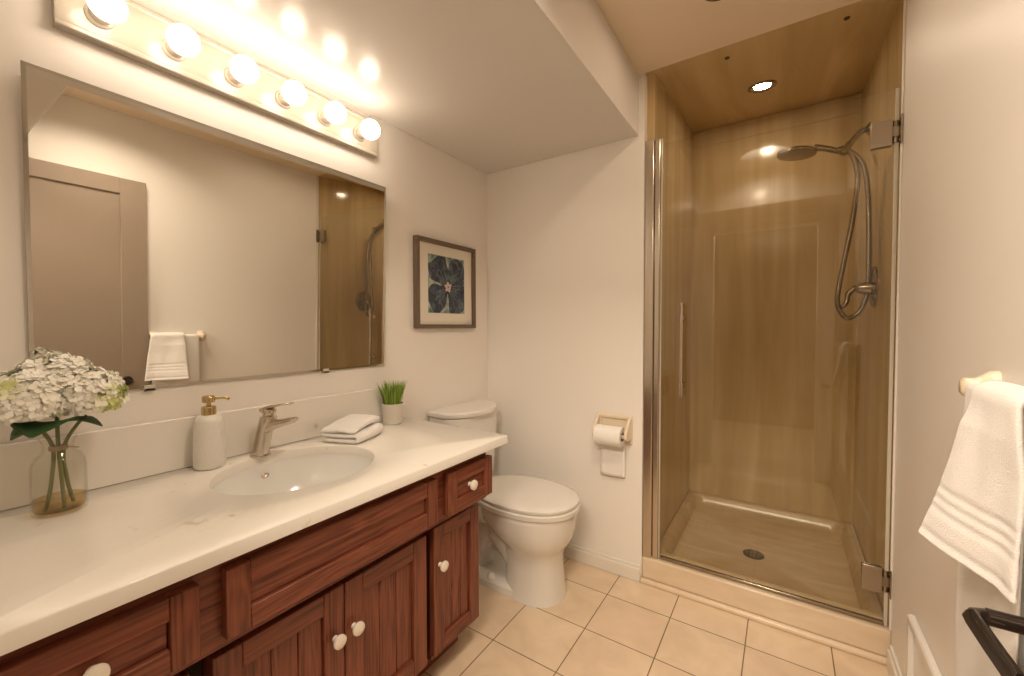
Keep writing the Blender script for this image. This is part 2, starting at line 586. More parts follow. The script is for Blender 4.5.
sd = thing('shower_door', 'frameless clear glass shower door with pull handle and two hinges', 'shower door', (1.38, GY, 0.14))
bm = NB()
add_box(bm, 0.993, 1.786, GY - 0.004, GY + 0.004, 0.138, 2.062)
obj('glass_panel', bm, M['glass'], sd, smooth=False)
bm = NB()
add_box(bm, 0.994, 1.788, GY - 0.008, GY + 0.008, 0.1235, 0.1375)
obj('bottom_sweep', bm, M['bronze_nickel'], sd, bevel=0.003)
bm = NB()
add_box(bm, 1.7865, 1.798, GY - 0.006, GY + 0.006, 0.1235, 2.062)
obj('side_seal', bm, M['clip'], sd, bevel=0.002)
bm = NB()
add_tube(bm, [(1.086, GY - 0.042, 0.905), (1.086, GY - 0.042, 1.325)], 0.0075, 16)
hd = obj('handle', bm, M['nickel'], sd)
for z in (0.957, 1.262):
    bm = NB()
    add_tube(bm, [(1.086, GY - 0.042, z), (1.086, GY - 0.005, z)], 0.0062, 14)
    add_lathe(bm, [(0.013, 0), (0.013, 0.006)], (1.086, GY - 0.0105, z), (0, 1, 0), 18)
    add_lathe(bm, [(0.0105, 0), (0.0105, 0.020)], (1.086, GY - 0.042, z - 0.012), (0, 0, 1), 16)
    obj('handle_post', bm, M['nickel'], hd)
for z0 in (1.862, 0.243):
    bm = NB()
    add_box(bm, 1.722, 1.780, GY - 0.012, GY - 0.0045, z0, z0 + 0.094)
    add_box(bm, 1.722, 1.780, GY + 0.0045, GY + 0.012, z0, z0 + 0.094)
    hg = obj('hinge', bm, M['hinge'], sd, bevel=0.0015)
    bm = NB()
    add_tube(bm, [(1.790, GY, z0 + 0.008), (1.790, GY, z0 + 0.086)], 0.010, 14)
    add_box(bm, 1.776, 1.798, GY - 0.011, GY - 0.003, z0 + 0.030, z0 + 0.064)
    obj('hinge_barrel', bm, M['bronze_nickel'], hg)
    bm = NB()
    add_box(bm, 1.7985, 1.8025, GY - 0.030, GY + 0.035, z0 - 0.004, z0 + 0.098)
    for dz in (0.012, 0.082):
        add_lathe(bm, [(0.006, 0), (0.0045, 0.003), (0, 0.0032)], (1.7985, GY - 0.018, z0 + dz), (-1, 0, 0), 12)
    obj('hinge_plate', bm, M['bronze_nickel'], hg, bevel=0.001)

# ------------------------------------------------------------------ shower head, hose and valve
hs = thing('hand_shower', 'bronze nickel hand shower on wall arm with looping hose', 'shower head', (SX1, 2.66, 2.13))
bm = NB()
add_lathe(bm, [(0.030, 0), (0.028, 0.006), (0.016, 0.014), (0.012, 0.016)], (SX1, 2.66, 2.182), (-1, 0, 0), 24)
obj('wall_flange', bm, M['bronze_nickel'], hs)
bm = NB()
add_tube(bm, spline([(1.790, 2.66, 2.182), (1.770, 2.645, 2.172), (1.730, 2.55, 2.105), (1.698, 2.457, 2.046)], 6), 0.0145, 14)
obj('shower_arm', bm, M['bronze_nickel'], hs)
bm = NB()
add_tube(bm, [(1.705, 2.458, 2.058), (1.690, 2.450, 2.030), (1.684, 2.447, 2.014)], [0.017, 0.020, 0.015], 16)
add_tube(bm, [(1.700, 2.45, 2.040), (1.665, 2.45, 2.034)], [0.015, 0.017], 14)
obj('bracket', bm, M['bronze_nickel'], hs)
bm = NB()
add_tube(bm, spline([(1.706, 2.45, 2.022), (1.672, 2.45, 2.030), (1.620, 2.45, 2.055), (1.575, 2.45, 2.070)], 6), [0.012] * 9 + [0.013] * 6 + [0.015] * 4, 14)
hh = obj('handset', bm, M['bronze_nickel'], hs)
bm = NB()
ax = Vector((-0.10, 0.0, -0.99)).normalized()
add_lathe(bm, [(0.0, -0.006), (0.05, -0.004), (0.078, 0.006), (0.082, 0.014), (0.080, 0.022), (0.074, 0.024), (0.0, 0.025)], (1.508, 2.45, 2.072), ax, 40)
obj('spray_face', bm, M['bronze_nickel'], hh)
bm = NB()
hp = [(1.706, 2.452, 2.022), (1.722, 2.452, 1.99), (1.738, 2.448, 1.90), (1.726, 2.44, 1.74), (1.700, 2.43, 1.56), (1.676, 2.42, 1.40), (1.672, 2.42, 1.325),
      (1.692, 2.42, 1.272), (1.715, 2.42, 1.258), (1.752, 2.425, 1.287), (1.776, 2.43, 1.36), (1.781, 2.435, 1.46), (1.781, 2.44, 1.62), (1.774, 2.445, 1.82), (1.757, 2.45, 1.95), (1.715, 2.452, 2.016), (1.690, 2.450, 2.030)]
add_tube(bm, spline(hp, 8), 0.0102, 12)
obj('hose', bm, M['bronze_nickel'], hs)

sv = thing('shower_valve', 'round metal shower valve plate with curved lever on wall', 'shower valve', (SX1, 2.43, 1.395))
bm = NB()
add_lathe(bm, [(0.092, 0), (0.092, 0.004), (0.086, 0.010), (0.045, 0.015), (0.0, 0.016)], (SX1, 2.43, 1.395), (-1, 0, 0), 40)
obj('escutcheon', bm, M['bronze_nickel'], sv)
bm = NB()
add_lathe(bm, [(0.030, 0), (0.028, 0.02), (0.022, 0.045), (0.014, 0.05), (0, 0.051)], (1.789, 2.43, 1.390), (-1, 0, 0.05), 28)
add_tube(bm, spline([(1.752, 2.43, 1.392), (1.730, 2.425, 1.388), (1.710, 2.42, 1.366), (1.705, 2.415, 1.335), (1.694, 2.41, 1.312), (1.683, 2.408, 1.308)], 6), [0.016] * 6 + [0.012] * 8 + [0.010] * 8 + [0.009] * 9, 14)
obj('lever', bm, M['bronze_nickel'], sv)

# downlight and screw caps in the shower ceiling
for lx, ly, lz, lb in ((1.358, 2.49, ZC + (ZB - ZC) * (2.49 - YB) / (SY1 - YB), 'lit round recessed light in brown shower ceiling'),
                       (1.270, 1.612, ZC, 'recessed light in painted ceiling at the top edge of the photo')):
    dl = thing('recessed_light', lb, 'ceiling light', (lx, ly, lz))
    axl = (0, 0.097 if ly > YB else 0, -1)
    bm = NB()
    add_lathe(bm, [(0.064, 0), (0.064, 0.004), (0.058, 0.008), (0.042, 0.005), (0.036, 0)], (lx, ly, lz), axl, n=40, cap0=False, cap1=False)
    obj('trim_ring', bm, M['bronze_nickel'], dl)
    bm = NB()
    add_lathe(bm, [(0.0365, 0), (0.0365, 0.0025), (0.0, 0.004)], (lx, ly, lz - 0.0005), axl, n=32)
    obj('lens', bm, M['lens'], dl)
for (x, y), lb in (((1.242, 2.067), 'small dark screw cap in shower ceiling, left of the pair'), ((1.653, 2.056), 'small dark screw cap in shower ceiling, nearer the right wall')):
    bm = NB()
    add_lathe(bm, [(0.010, 0), (0.009, -0.004), (0, -0.005)], (x, y, ZC + (ZB - ZC) * (y - YB) / (SY1 - YB) - 0.0005), n=16)
    tag(obj('screw_cap', bm, M['rubber']), lb, 'screw cap')

# ------------------------------------------------------------------ open door against the right wall
DX0, DX1, DY0, DY1, DZ1 = 1.774, 1.804, 0.10, 0.873, 2.02
d1 = bpy.data.objects.new('door_1', None)
COL.objects.link(d1)
d1.location = (DX1, DY0, 0)
ORG['door_1'] = Vector((DX1, DY0, 0))
d1['kind'] = 'structure'
bm = NB()
st = 0.118
add_box(bm, DX0 + 0.010, DX1, DY0 + 0.001, DY1 - 0.001, 0.012, DZ1 - 0.001)
add_box(bm, DX0, DX1 - 0.001, DY0, DY0 + st, 0.01, DZ1)
add_box(bm, DX0, DX1 - 0.001, DY1 - st, DY1, 0.01, DZ1)
add_box(bm, DX0, DX1 - 0.001, DY0 + st, DY1 - st, DZ1 - 0.09, DZ1)
add_box(bm, DX0, DX1 - 0.001, DY0 + st, DY1 - st, 0.01, 0.20)
obj('door_panel', bm, M['door'], d1, bevel=0.002)
bm = NB()
hz, hy = 0.846, 0.772
add_lathe(bm, [(0.027, 0), (0.027, 0.006), (0.022, 0.010), (0.012, 0.012)], (DX0, hy, hz), (-1, 0, 0), 28)
add_tube(bm, [(DX0 - 0.008, hy, hz), (1.692, hy, hz)], 0.0105, 14)
# the lever: rounded elbow and a flat, ribbed bar running back along the door
def lever_ring(c, t, wd, ht):
    x, y = Vector((t.y, -t.x, 0)).normalized(), Vector((0, 0, 1))
    return [c + x * (wd * math.cos(2 * PI * k / 16) * (1 + 0.12 * math.cos(6 * PI * k / 8))) + y * (ht * math.sin(2 * PI * k / 16)) for k in range(16)]
lp = [(1.704, hy), (1.690, hy - 0.001), (1.681, hy - 0.005), (1.677, hy - 0.014), (1.676, hy - 0.03), (1.677, hy - 0.08), (1.679, hy - 0.135)]
lp = [Vector((a, b, hz)) for a, b in lp]
rg = []
for i, c in enumerate(lp):
    t = (lp[min(i + 1, len(lp) - 1)] - lp[max(i - 1, 0)]).normalized()
    rg.append(lever_ring(c, t, 0.0098, 0.0090))
add_loft(bm, rg)
add_tube(bm, [(1.6765, hy - 0.012, hz + 0.0085), (1.677, hy - 0.08, hz + 0.0095), (1.679, hy - 0.13, hz + 0.009)], 0.003, 8)
obj('door_handle', bm, M['black'], d1)
bm = NB()
add_box(bm, DX0 + 0.006, DX1 - 0.006, DY1, DY1 + 0.0015, hz - 0.03, hz + 0.03)
add_box(bm, DX0 + 0.011, DX1 - 0.011, DY1 + 0.001, DY1 + 0.009, hz - 0.012, hz + 0.012)
obj('latch', bm, M['black'], d1, bevel=0.001)

# ------------------------------------------------------------------ vanity cabinet
VY0, VY1 = -0.028, 1.218
vc = thing('vanity_cabinet', 'red stained oak vanity cabinet under white quartz worktop', 'cabinet', (0.28, 0.6, 0))
bm = NB()
UZ = 0.588
add_box(bm, 0.530, 0.553, VY0, VY1 - 0.006, UZ, 0.7805)            # drawer row: front, back, ends (open top for the basin)
add_box(bm, 0.003, 0.020, VY0, VY1 - 0.006, UZ, 0.7805)
add_box(bm, 0.0205, 0.5295, VY0, VY0 + 0.018, UZ, 0.7805)
add_box(bm, 0.0205, 0.5295, VY1 - 0.024, VY1 - 0.006, UZ, 0.7805)
add_box(bm, 0.0205, 0.5295, VY0 + 0.0185, VY1 - 0.0245, UZ, UZ + 0.012)
add_box(bm, 0.003, 0.455, VY0, VY1 - 0.016, 0.098, UZ + 0.001)     # lower box
add_box(bm, 0.003, 0.425, VY0, VY1 - 0.02, 0.0, 0.099)             # toe box
obj('body', bm, M['wood_y'], vc, bevel=0.002)
for y0, y1 in ((VY0, 0.300), (0.347, 0.931), (0.978, VY1 - 0.014)):
    box_part('face_frame', (0.4555, 0.497, y0, y1, 0.100, 0.560), M['wood_z'], vc, 0.002)
for y0, y1 in ((0.302, 0.345), (0.933, 0.976)):
    box_part('recess_shade_strip', (0.4555, 0.4585, y0, y1, 0.100, UZ - 0.001), M['dark'], vc, 0)  # dark strip painting in the shade of the gap between doors

def knob(x, y, z, parent, d=(1, 0, 0)):
    bm = NB()
    add_lathe(bm, [(0.008, 0), (0.0065, 0.006), (0.0065, 0.012), (0.015, 0.016), (0.0175, 0.021), (0.0165, 0.026), (0.010, 0.029), (0, 0.030)], (x, y, z), d, 24)
    return obj('knob', bm, M['knob'], parent)

def frame_front(name, x0, x1, y0, y1, z0, z1, sy, sz, rec, parent, planks=1, wood_rail='wood_y', wood_pan='wood_z'):
    bm = NB()
    # frame with a chamfered inner edge; stiles use upright grain, rails level grain
    add_box(bm, x0, x1, y0, y0 + sy, z0, z1, 0)
    add_box(bm, x0, x1, y1 - sy, y1, z0, z1, 0)
    add_box(bm, x0, x1 - 0.0003, y0 + sy, y1 - sy, z1 - sz, z1, 1)
    add_box(bm, x0, x1 - 0.0003, y0 + sy, y1 - sy, z0, z0 + sz, 1)
    o = obj(name, bm, [M['wood_z'], M['wood_y']], parent, bevel=0.003)
    bm = NB()
    py0, py1, pz0, pz1 = y0 + sy + 0.0005, y1 - sy - 0.0005, z0 + sz + 0.0005, z1 - sz - 0.0005
    wpl = (py1 - py0) / planks
    for k in range(planks):
        add_box(bm, x0 + 0.002, x1 - rec, py0 + k * wpl + 0.0006, py0 + (k + 1) * wpl - 0.0006, pz0, pz1)
    obj('panel', bm, M[wood_pan], o, bevel=0.0025)
    return o

DF0, DF1 = 0.5535, 0.577
dr = frame_front('drawer', DF0, DF1, VY0 + 0.002, 0.307, 0.610, 0.746, 0.045, 0.043, 0.011, vc, 1, wood_pan='wood_y')
knob(DF1 - 0.012, 0.165, 0.680, dr)
frame_front('drawer_front', DF0, DF1, 0.349, 0.932, 0.610, 0.749, 0.044, 0.046, 0.011, vc, 1, wood_pan='wood_y')
dr = frame_front('drawer', DF0, DF1, 0.980, VY1 + 0.001, 0.607, 0.747, 0.045, 0.043, 0.011, vc, 1, wood_pan='wood_y')
knob(DF1 - 0.012, 1.098, 0.677, dr)
EX0, EX1 = 0.4975, 0.522
dd = frame_front('door', EX0, EX1, VY0 + 0.002, 0.306, 0.127, 0.553, 0.055, 0.055, 0.011, vc, 3)
knob(EX1 - 0.001, 0.265, 0.425, dd)
dd = frame_front('door', EX0, EX1, 0.344, 0.6395, 0.127, 0.553, 0.055, 0.055, 0.011, vc, 3)
knob(EX1 - 0.001, 0.612, 0.425, dd)
dd = frame_front('door', EX0, EX1, 0.6425, 0.936, 0.127, 0.553, 0.055, 0.055, 0.011, vc, 3)
knob(EX1 - 0.001, 0.667, 0.425, dd)
dd = frame_front('door', EX0, EX1, 0.970, 1.207, 0.127, 0.560, 0.050, 0.048, 0.011, vc, 3)
knob(EX1 - 0.001, 0.996, 0.430, dd)

# ------------------------------------------------------------------ countertop with undermount basin
CZ, CT = 0.811, 0.030
SCX, SCY, SAX, SAY = 0.280, 0.662, 0.193, 0.218
ct = thing('countertop', 'long white quartz worktop with faint veins and oval sink opening', 'countertop', (0.3, 0.6, CZ - CT))
bm = NB()
X0, X1, Y0, Y1 = 0.002, 0.601, VY0, 1.283
angs = sorted(set([2 * PI * i / 72 for i in range(72)] + [math.atan2(y - SCY, x - SCX) % (2 * PI) for x in (X0, X1) for y in (Y0, Y1)]))
inner, outer = [], []
for a in angs:
    c, s = math.cos(a), math.sin(a)
    rr = 1 / math.sqrt((c / SAX) ** 2 + (s / SAY) ** 2)
    inner.append((SCX + rr * c, SCY + rr * s))
    tx = ((X1 - SCX) / c if c > 0 else (X0 - SCX) / c) if abs(c) > 1e-9 else 1e9
    ty = ((Y1 - SCY) / s if s > 0 else (Y0 - SCY) / s) if abs(s) > 1e-9 else 1e9
    t = min(tx, ty)
    outer.append((SCX + t * c, SCY + t * s))
rings = [[Vector((x, y, CZ - CT)) for x, y in inner]]
sh = 0.0025
rings.append([Vector((x, y, CZ - sh)) for x, y in inner])
rings.append([Vector((SCX + (x - SCX) * 1.012, SCY + (y - SCY) * 1.012, CZ)) for x, y in inner])
def shrink(p, d):
    return (min(max(p[0], X0 + d), X1 - d), min(max(p[1], Y0 + d), Y1 - d))
rings.append([Vector((*shrink(p, 0.003), CZ)) for p in outer])
rings.append([Vector((*p, CZ - 0.003)) for p in outer])
rings.append([Vector((*p, CZ - CT)) for p in outer])
rings.append(rings[0])
R = add_loft(bm, rings[:-1], False, False)
n_ = len(R[0])
for i in range(n_):
    bm.faces.new((R[-1][i], R[-1][(i + 1) % n_], R[0][(i + 1) % n_], R[0][i]))
obj('slab', bm, M['quartz'], ct, angle=50)
bm = NB()
add_box(bm, 0.002, 0.022, VY0, 1.176, CZ + 0.0003, 0.958)
tag(obj('backsplash', bm, M['quartz'], bevel=0.003), 'low white quartz backsplash strip along wall behind sink', 'backsplash')

bs = thing('sink_basin', 'oval white porcelain sink set beneath worktop opening', 'sink', (SCX, SCY, CZ - CT))
bm = NB()
rings = []
prof = [(1.10, -0.0302), (1.10, -0.042), (1.03, -0.045), (0.93, -0.10), (0.78, -0.155), (0.50, -0.185), (0.12, -0.192)]
inn = [(0.11, -0.176), (0.48, -0.170), (0.75, -0.142), (0.90, -0.09), (0.985, -0.046), (1.004, -0.0302)]
for s_, z in prof[1:]:
    rings.append(superellipse(SCX, SCY, SAX * s_, SAY * s_, CZ + z, 64))
rings2 = [superellipse(SCX, SCY, SAX * s_, SAY * s_, CZ + z, 64) for s_, z in inn]
R1 = add_loft(bm, [superellipse(SCX, SCY, SAX * 1.10, SAY * 1.10, CZ - 0.0302, 64)] + rings + rings2, False, False)
for i in range(64):
    bm.faces.new((R1[-1][i], R1[-1][(i + 1) % 64], R1[0][(i + 1) % 64], R1[0][i]))
obj('bowl', bm, M['sinkp'], bs, angle=60)
bm = NB()
add_lathe(bm, [(0.022, -0.004), (0.024, 0.002), (0.020, 0.004), (0.0, 0.006)], (SCX, SCY, CZ - 0.178), n=28)
obj('drain', bm, M['chrome'], bs)
bm = NB()
add_lathe(bm, [(0.012, 0), (0.012, 0.003), (0.008, 0.004), (0.0, 0.002)], (SCX - SAX * 0.955, SCY - 0.01, CZ - 0.062), (0.93, 0, 0.36), n=20, sx=1, sy=0.7)
obj('overflow', bm, M['nickel'], bs)

# ------------------------------------------------------------------ faucet
fa = thing('faucet', 'single lever brushed nickel faucet standing behind sink', 'faucet', (0.085, 0.655, CZ))
def rr_ring(c, xd, yd, hx, hy, e=3.0, n=24):
    out = []
    for i in range(n):
        a = 2 * PI * i / n
        cc, ss = math.cos(a), math.sin(a)
        out.append(Vector(c) + xd * (hx * math.copysign(abs(cc) ** (2 / e), cc)) + yd * (hy * math.copysign(abs(ss) ** (2 / e), ss)))
    return out
bm = NB()
fd = Vector((0.90, 0.42, 0)).normalized()      # spout heading
fs = Vector((-fd.y, fd.x, 0))
B = Vector((0.078, 0.648, CZ))
add_lathe(bm, [(0.029, 0), (0.029, 0.003), (0.026, 0.005)], B, n=28)
rings = []
for h, off, a, b in ((0.004, 0.0, 0.0235, 0.0225), (0.04, 0.006, 0.0225, 0.0215), (0.08, 0.016, 0.022, 0.0205), (0.105, 0.024, 0.023, 0.0205), (0.122, 0.030, 0.024, 0.0205), (0.127, 0.031, 0.022, 0.019)):
    rings.append(rr_ring(B + fd * off + Vector((0, 0, h)), fd, fs, a, b, 2.6))
add_loft(bm, rings)
obj('body', bm, M['nickel'], fa, angle=50)
bm = NB()
zu = Vector((0, 0, 1))
rings = []
for d_, h, hw, hh in ((0.022, 0.090, 0.0185, 0.024), (0.050, 0.100, 0.0185, 0.016), (0.085, 0.109, 0.0185, 0.012), (0.118, 0.117, 0.018, 0.009), (0.124, 0.119, 0.016, 0.0045)):
    rings.append(rr_ring(B + fd * d_ + zu * h, fs, zu, hw, hh, 3.0))
add_loft(bm, rings)
obj('spout', bm, M['nickel'], fa, angle=50)
bm = NB()
add_lathe(bm, [(0.015, 0), (0.015, 0.008), (0.021, 0.011), (0.021, 0.022), (0.018, 0.026), (0, 0.027)], B + fd * 0.028 + zu * 0.127, (0.25, 0.1, 1), 28)
rings = []
for d_, h, hw, hh in ((0.010, 0.147, 0.016, 0.007), (0.045, 0.159, 0.0155, 0.005), (0.090, 0.167, 0.0145, 0.0035), (0.112, 0.170, 0.013, 0.0025)):
    rings.append(rr_ring(B + fd * d_ + zu * h, fs, zu, hw, hh, 3.0))
add_loft(bm, rings)
obj('lever', bm, M['nickel'], fa, angle=50)

# ------------------------------------------------------------------ soap dispenser
so = thing('soap_dispenser', 'textured white soap bottle with gold pump beside faucet', 'soap dispenser', (0.070, 0.512, CZ))
bm = NB()
add_lathe(bm, [(0.033, 0.0), (0.038, 0.003), (0.040, 0.010), (0.039, 0.06), (0.0375, 0.11), (0.036, 0.136), (0.033, 0.146), (0.024, 0.1535), (0.017, 0.155)], (0.070, 0.512, CZ), n=40)
obj('bottle', bm, M['soapb'], so)
bm = NB()
add_lathe(bm, [(0.0185, 0.153), (0.0185, 0.176), (0.016, 0.179), (0.010, 0.180), (0.006, 0.181), (0.006, 0.190), (0.016, 0.191), (0.0165, 0.205), (0.014, 0.209), (0, 0.210)], (0.070, 0.512, CZ), n=28)
add_tube(bm, spline([(0.072, 0.518, CZ + 0.200), (0.080, 0.538, CZ + 0.201), (0.086, 0.553, CZ + 0.199), (0.087, 0.558, CZ + 0.194)], 5), 0.0042, 12)
obj('pump', bm, M['gold'], so)

# ------------------------------------------------------------------ vase and hydrangeas
VX, VY = 0.130, 0.203
va = thing('glass_vase', 'clear glass bottle vase holding white hydrangeas', 'vase', (VX, VY, CZ))
bm = NB()
outp = [(0.0, 0.0), (0.038, 0.001), (0.043, 0.005), (0.044, 0.015), (0.0435, 0.100), (0.0415, 0.115), (0.035, 0.127), (0.027, 0.135), (0.0245, 0.144), (0.0255, 0.156), (0.031, 0.168)]
innp = [(0.029, 0.168), (0.0235, 0.155), (0.0225, 0.144), (0.025, 0.133), (0.033, 0.125), (0.0395, 0.113), (0.0412, 0.100), (0.0415, 0.015), (0.039, 0.009), (0.0, 0.007)]
add_lathe(bm, outp + innp, (VX, VY, CZ), n=48, cap0=False, cap1=False)
obj('bottle', bm, M['vaseglass'], va)
bm = NB()
add_lathe(bm, [(0.0, 0.0075), (0.0385, 0.0095), (0.041, 0.016), (0.041, 0.034), (0.0, 0.0342)], (VX, VY, CZ), n=48, cap0=False, cap1=False)
obj('water', bm, M['water'], va)

def petal_flower(bm, c, nrm, r, mi):
    nrm = nrm.normalized()
    x, y = frame_of(nrm)
    a0 = random.uniform(0, PI)
    cv = bm.verts.new(c)
    for k in range(4):
        a = a0 + k * PI / 2 + random.uniform(-0.15, 0.15)
        d = x * math.cos(a) + y * math.sin(a)
        s = nrm.cross(d)
        lift = random.uniform(0.05, 0.45)
        p1 = c + d * r * 0.55 + s * r * 0.48 + nrm * r * lift * 0.5
        p2 = c + d * r * 1.05 + s * r * 0.22 + nrm * r * lift
        p3 = c + d * r * 1.05 - s * r * 0.22 + nrm * r * lift
        p4 = c + d * r * 0.55 - s * r * 0.48 + nrm * r * lift * 0.5
        v = [bm.verts.new(p) for p in (p1, p2, p3, p4)]
        bm.faces.new((cv, v[0], v[1], v[2])).material_index = mi
        bm.faces.new((cv, v[2], v[3])).material_index = mi

heads = [(Vector((0.160, 0.158, 1.072)), 0.060, 0.058, (0.148, 0.178), 'white hydrangea head on the left of the vase bunch'),
         (Vector((0.128, 0.203, 1.092)), 0.066, 0.066, (0.156, 0.206), 'white hydrangea at the centre and top of the vase bunch'),
         (Vector((0.155, 0.248, 1.070)), 0.058, 0.056, (0.118, 0.226), 'white hydrangea with green tinged florets, nearest the soap bottle')]
for hi, (c, rh, rv, ft, lb) in enumerate(heads):
    t = thing('hydrangea', lb, 'flower', (c.x, c.y, CZ + 0.01), 'hydrangeas in the glass vase')
    bm = NB()
    neck = Vector((VX + (c.x - VX) * 0.1 + (hi - 1) * 0.004, VY + (hi - 1) * 0.009, CZ + 0.150))
    add_tube(bm, spline([(ft[0], ft[1], CZ + 0.013), (VX + (ft[0] - VX) * 0.6, VY + (ft[1] - VY) * 0.55, CZ + 0.07), neck, c - Vector((0, 0, rv * 0.6)), c], 6), 0.0036, 8)
    obj('stem', bm, M['stem'], t)
    bm = NB()
    N = 420
    core = [superellipse(c.x, c.y, 0.86 * rh * math.cos(b), 0.86 * rh * math.cos(b), c.z + 0.86 * rv * math.sin(b), 24) for b in [-1.1 + 2.6 * q / 10 for q in range(11)]]
    add_loft(bm, core)
    for i in range(N):
        z = 1 - 2 * (i + 0.5) / N
        a = i * 2.399963
        rr = math.sqrt(1 - z * z)
        dv = Vector((rr * math.cos(a), rr * math.sin(a), z))
        if dv.z < -0.62:
            continue
        k = random.uniform(0.86, 1.06)
        p = c + Vector((dv.x * rh * k, dv.y * rh * k, dv.z * rv * k))
        gr = (hi == 2 and dv.x > 0.35 and dv.z < 0.3 and dv.y > 0.2) or (hi == 0 and dv.x > 0.6 and 0.2 < dv.z < 0.6 and dv.y < 0)
        petal_flower(bm, p, dv + Vector((random.uniform(-.35, .35), random.uniform(-.35, .35), random.uniform(-.2, .5))), random.uniform(0.0105, 0.0145), 1 if gr and random.random() < 0.7 else 0)
    obj('flower_head', bm, [M['petal'], M['petal_green']], t, smooth=False)

def leaf_mesh(bm, base, d, upv, L, W, droop=0.25):
    d = d.normalized()
    s = d.cross(upv).normalized()
    n = s.cross(d)
    rows = []
    for i in range(9):
        t = i / 8
        w_ = W * math.sin(PI * min(1, t * 0.93 + 0.06)) ** 0.8
        c = base + d * L * t + n * (0.10 * L * math.sin(PI * t) - droop * L * t * t)
        rows.append([c - s * w_ + n * 0.18 * w_, c - s * w_ * 0.5 + n * 0.03 * w_, c, c + s * w_ * 0.5 + n * 0.03 * w_, c + s * w_ + n * 0.18 * w_])
    add_loft(bm, rows, False, False, closed=False)
    return rows
for nm, base, d, L, W in (('leaf', Vector((0.140, 0.198, 1.012)), Vector((0.85, -0.50, 0.10)), 0.085, 0.050), ('leaf', Vector((0.143, 0.198, 1.008)), Vector((0.45, -1.0, 0.05)), 0.072, 0.034),
                          ('leaf', Vector((0.142, 0.208, 1.010)), Vector((0.50, 0.9, 0.02)), 0.066, 0.028)):
    bm = NB()
    leaf_mesh(bm, base, d, Vector((0, 0, 1)), L, W)
    o = obj(nm, bm, M['leaf'], bpy.data.objects['hydrangea.001'])
    sol = o.modifiers.new('thick', 'SOLIDIFY')
    sol.thickness = 0.0008
bm = NB()
for k in range(3):
    pts = [(VX + 0.0135 * math.cos(2 * PI * i / 20), VY + 0.0135 * math.sin(2 * PI * i / 20), CZ + 0.140 + k * 0.0032) for i in range(21)]
    add_tube(bm, pts, 0.0018, 6)
add_tube(bm, spline([(VX + 0.0135, VY, CZ + 0.143), (VX + 0.024, VY + 0.012, CZ + 0.146), (VX + 0.022, VY + 0.028, CZ + 0.141)], 4), 0.0014, 6)
tag(obj('twine', bm, M['twine']), 'brown twine tied around the stems at the vase neck', 'twine')

# ------------------------------------------------------------------ potted grass
PX, PY = 0.078, 1.182
pg = thing('potted_grass', 'small green artificial grass in a grey cement pot', 'plant', (PX, PY, CZ))
bm = NB()
add_lathe(bm, [(0.036, 0), (0.040, 0.003), (0.045, 0.082), (0.0455, 0.085), (0.042, 0.085), (0.041, 0.074), (0.0, 0.073)], (PX, PY, CZ), n=40, cap1=False)
obj('pot', bm, M['potm'], pg)
bm = NB()
add_lathe(bm, [(0.0, 0.0), (0.0408, 0.0), (0.0408, 0.006), (0.0, 0.007)], (PX, PY, CZ + 0.0735), n=24, cap0=False, cap1=False)
obj('soil', bm, M['soil'], pg)
bm = NB()
for i in range(330):
    a, rr = random.uniform(0, 2 * PI), 0.036 * math.sqrt(random.random())
    b0 = Vector((PX + rr * math.cos(a), PY + rr * math.sin(a), CZ + 0.076))
    lean = Vector((math.cos(a), math.sin(a), 0)) * (0.65 * rr + random.uniform(0, 0.010)) + Vector((random.uniform(-.01, .01), random.uniform(-.01, .01), 0))
    hgt = random.uniform(0.075, 0.112)
    s = Vector((random.uniform(-1, 1), random.uniform(-1, 1), 0)).normalized() * 0.0021
    p1 = b0 + lean * 0.35 + Vector((0, 0, hgt * 0.55))
    p2 = b0 + lean * 1.0 + Vector((0, 0, hgt))
    v = [bm.verts.new(p) for p in (b0 - s, b0 + s, p1 + s * 0.8, p1 - s * 0.8, p2)]
    bm.faces.new((v[0], v[1], v[2], v[3]))
    bm.faces.new((v[3], v[2], v[4]))
obj('grass', bm, M['grass'], pg, smooth=False)

# ------------------------------------------------------------------ folded washcloth on the counter
bm = NB()
ang = math.radians(20)
ux, uy = Vector((math.cos(ang), math.sin(ang), 0)), Vector((-math.sin(ang), math.cos(ang), 0))
CC = Vector((0.147, 0.938, CZ))
# an S-shaped fold seen from the open side: three layers with rounded folds
LX = 0.064
def fold_path():
    pts = []
    z = [0.0105, 0.0295, 0.0485]
    for i in range(9):
        pts.append((-LX + 2 * LX * i / 8, z[0]))
    for i in range(1, 6):
        a = -PI / 2 + PI * i / 6
        pts.append((LX + 0.009 * math.cos(a), (z[0] + z[1]) / 2 + 0.009 * math.sin(a)))
    for i in range(9):
        pts.append((LX - 2 * LX * 0.97 * i / 8, z[1]))
    for i in range(1, 6):
        a = -PI / 2 + PI * i / 6
        pts.append((-LX * 0.95 - 0.009 * math.cos(a), (z[1] + z[2]) / 2 + 0.009 * math.sin(a)))
    for i in range(9):
        pts.append((-LX * 0.95 + 2 * LX * 0.97 * i / 8, z[2] + 0.003 * math.sin(PI * i / 8)))
    return pts
fp = fold_path()
th = 0.0093
NY = 14
rows_a, rows_b = [], []
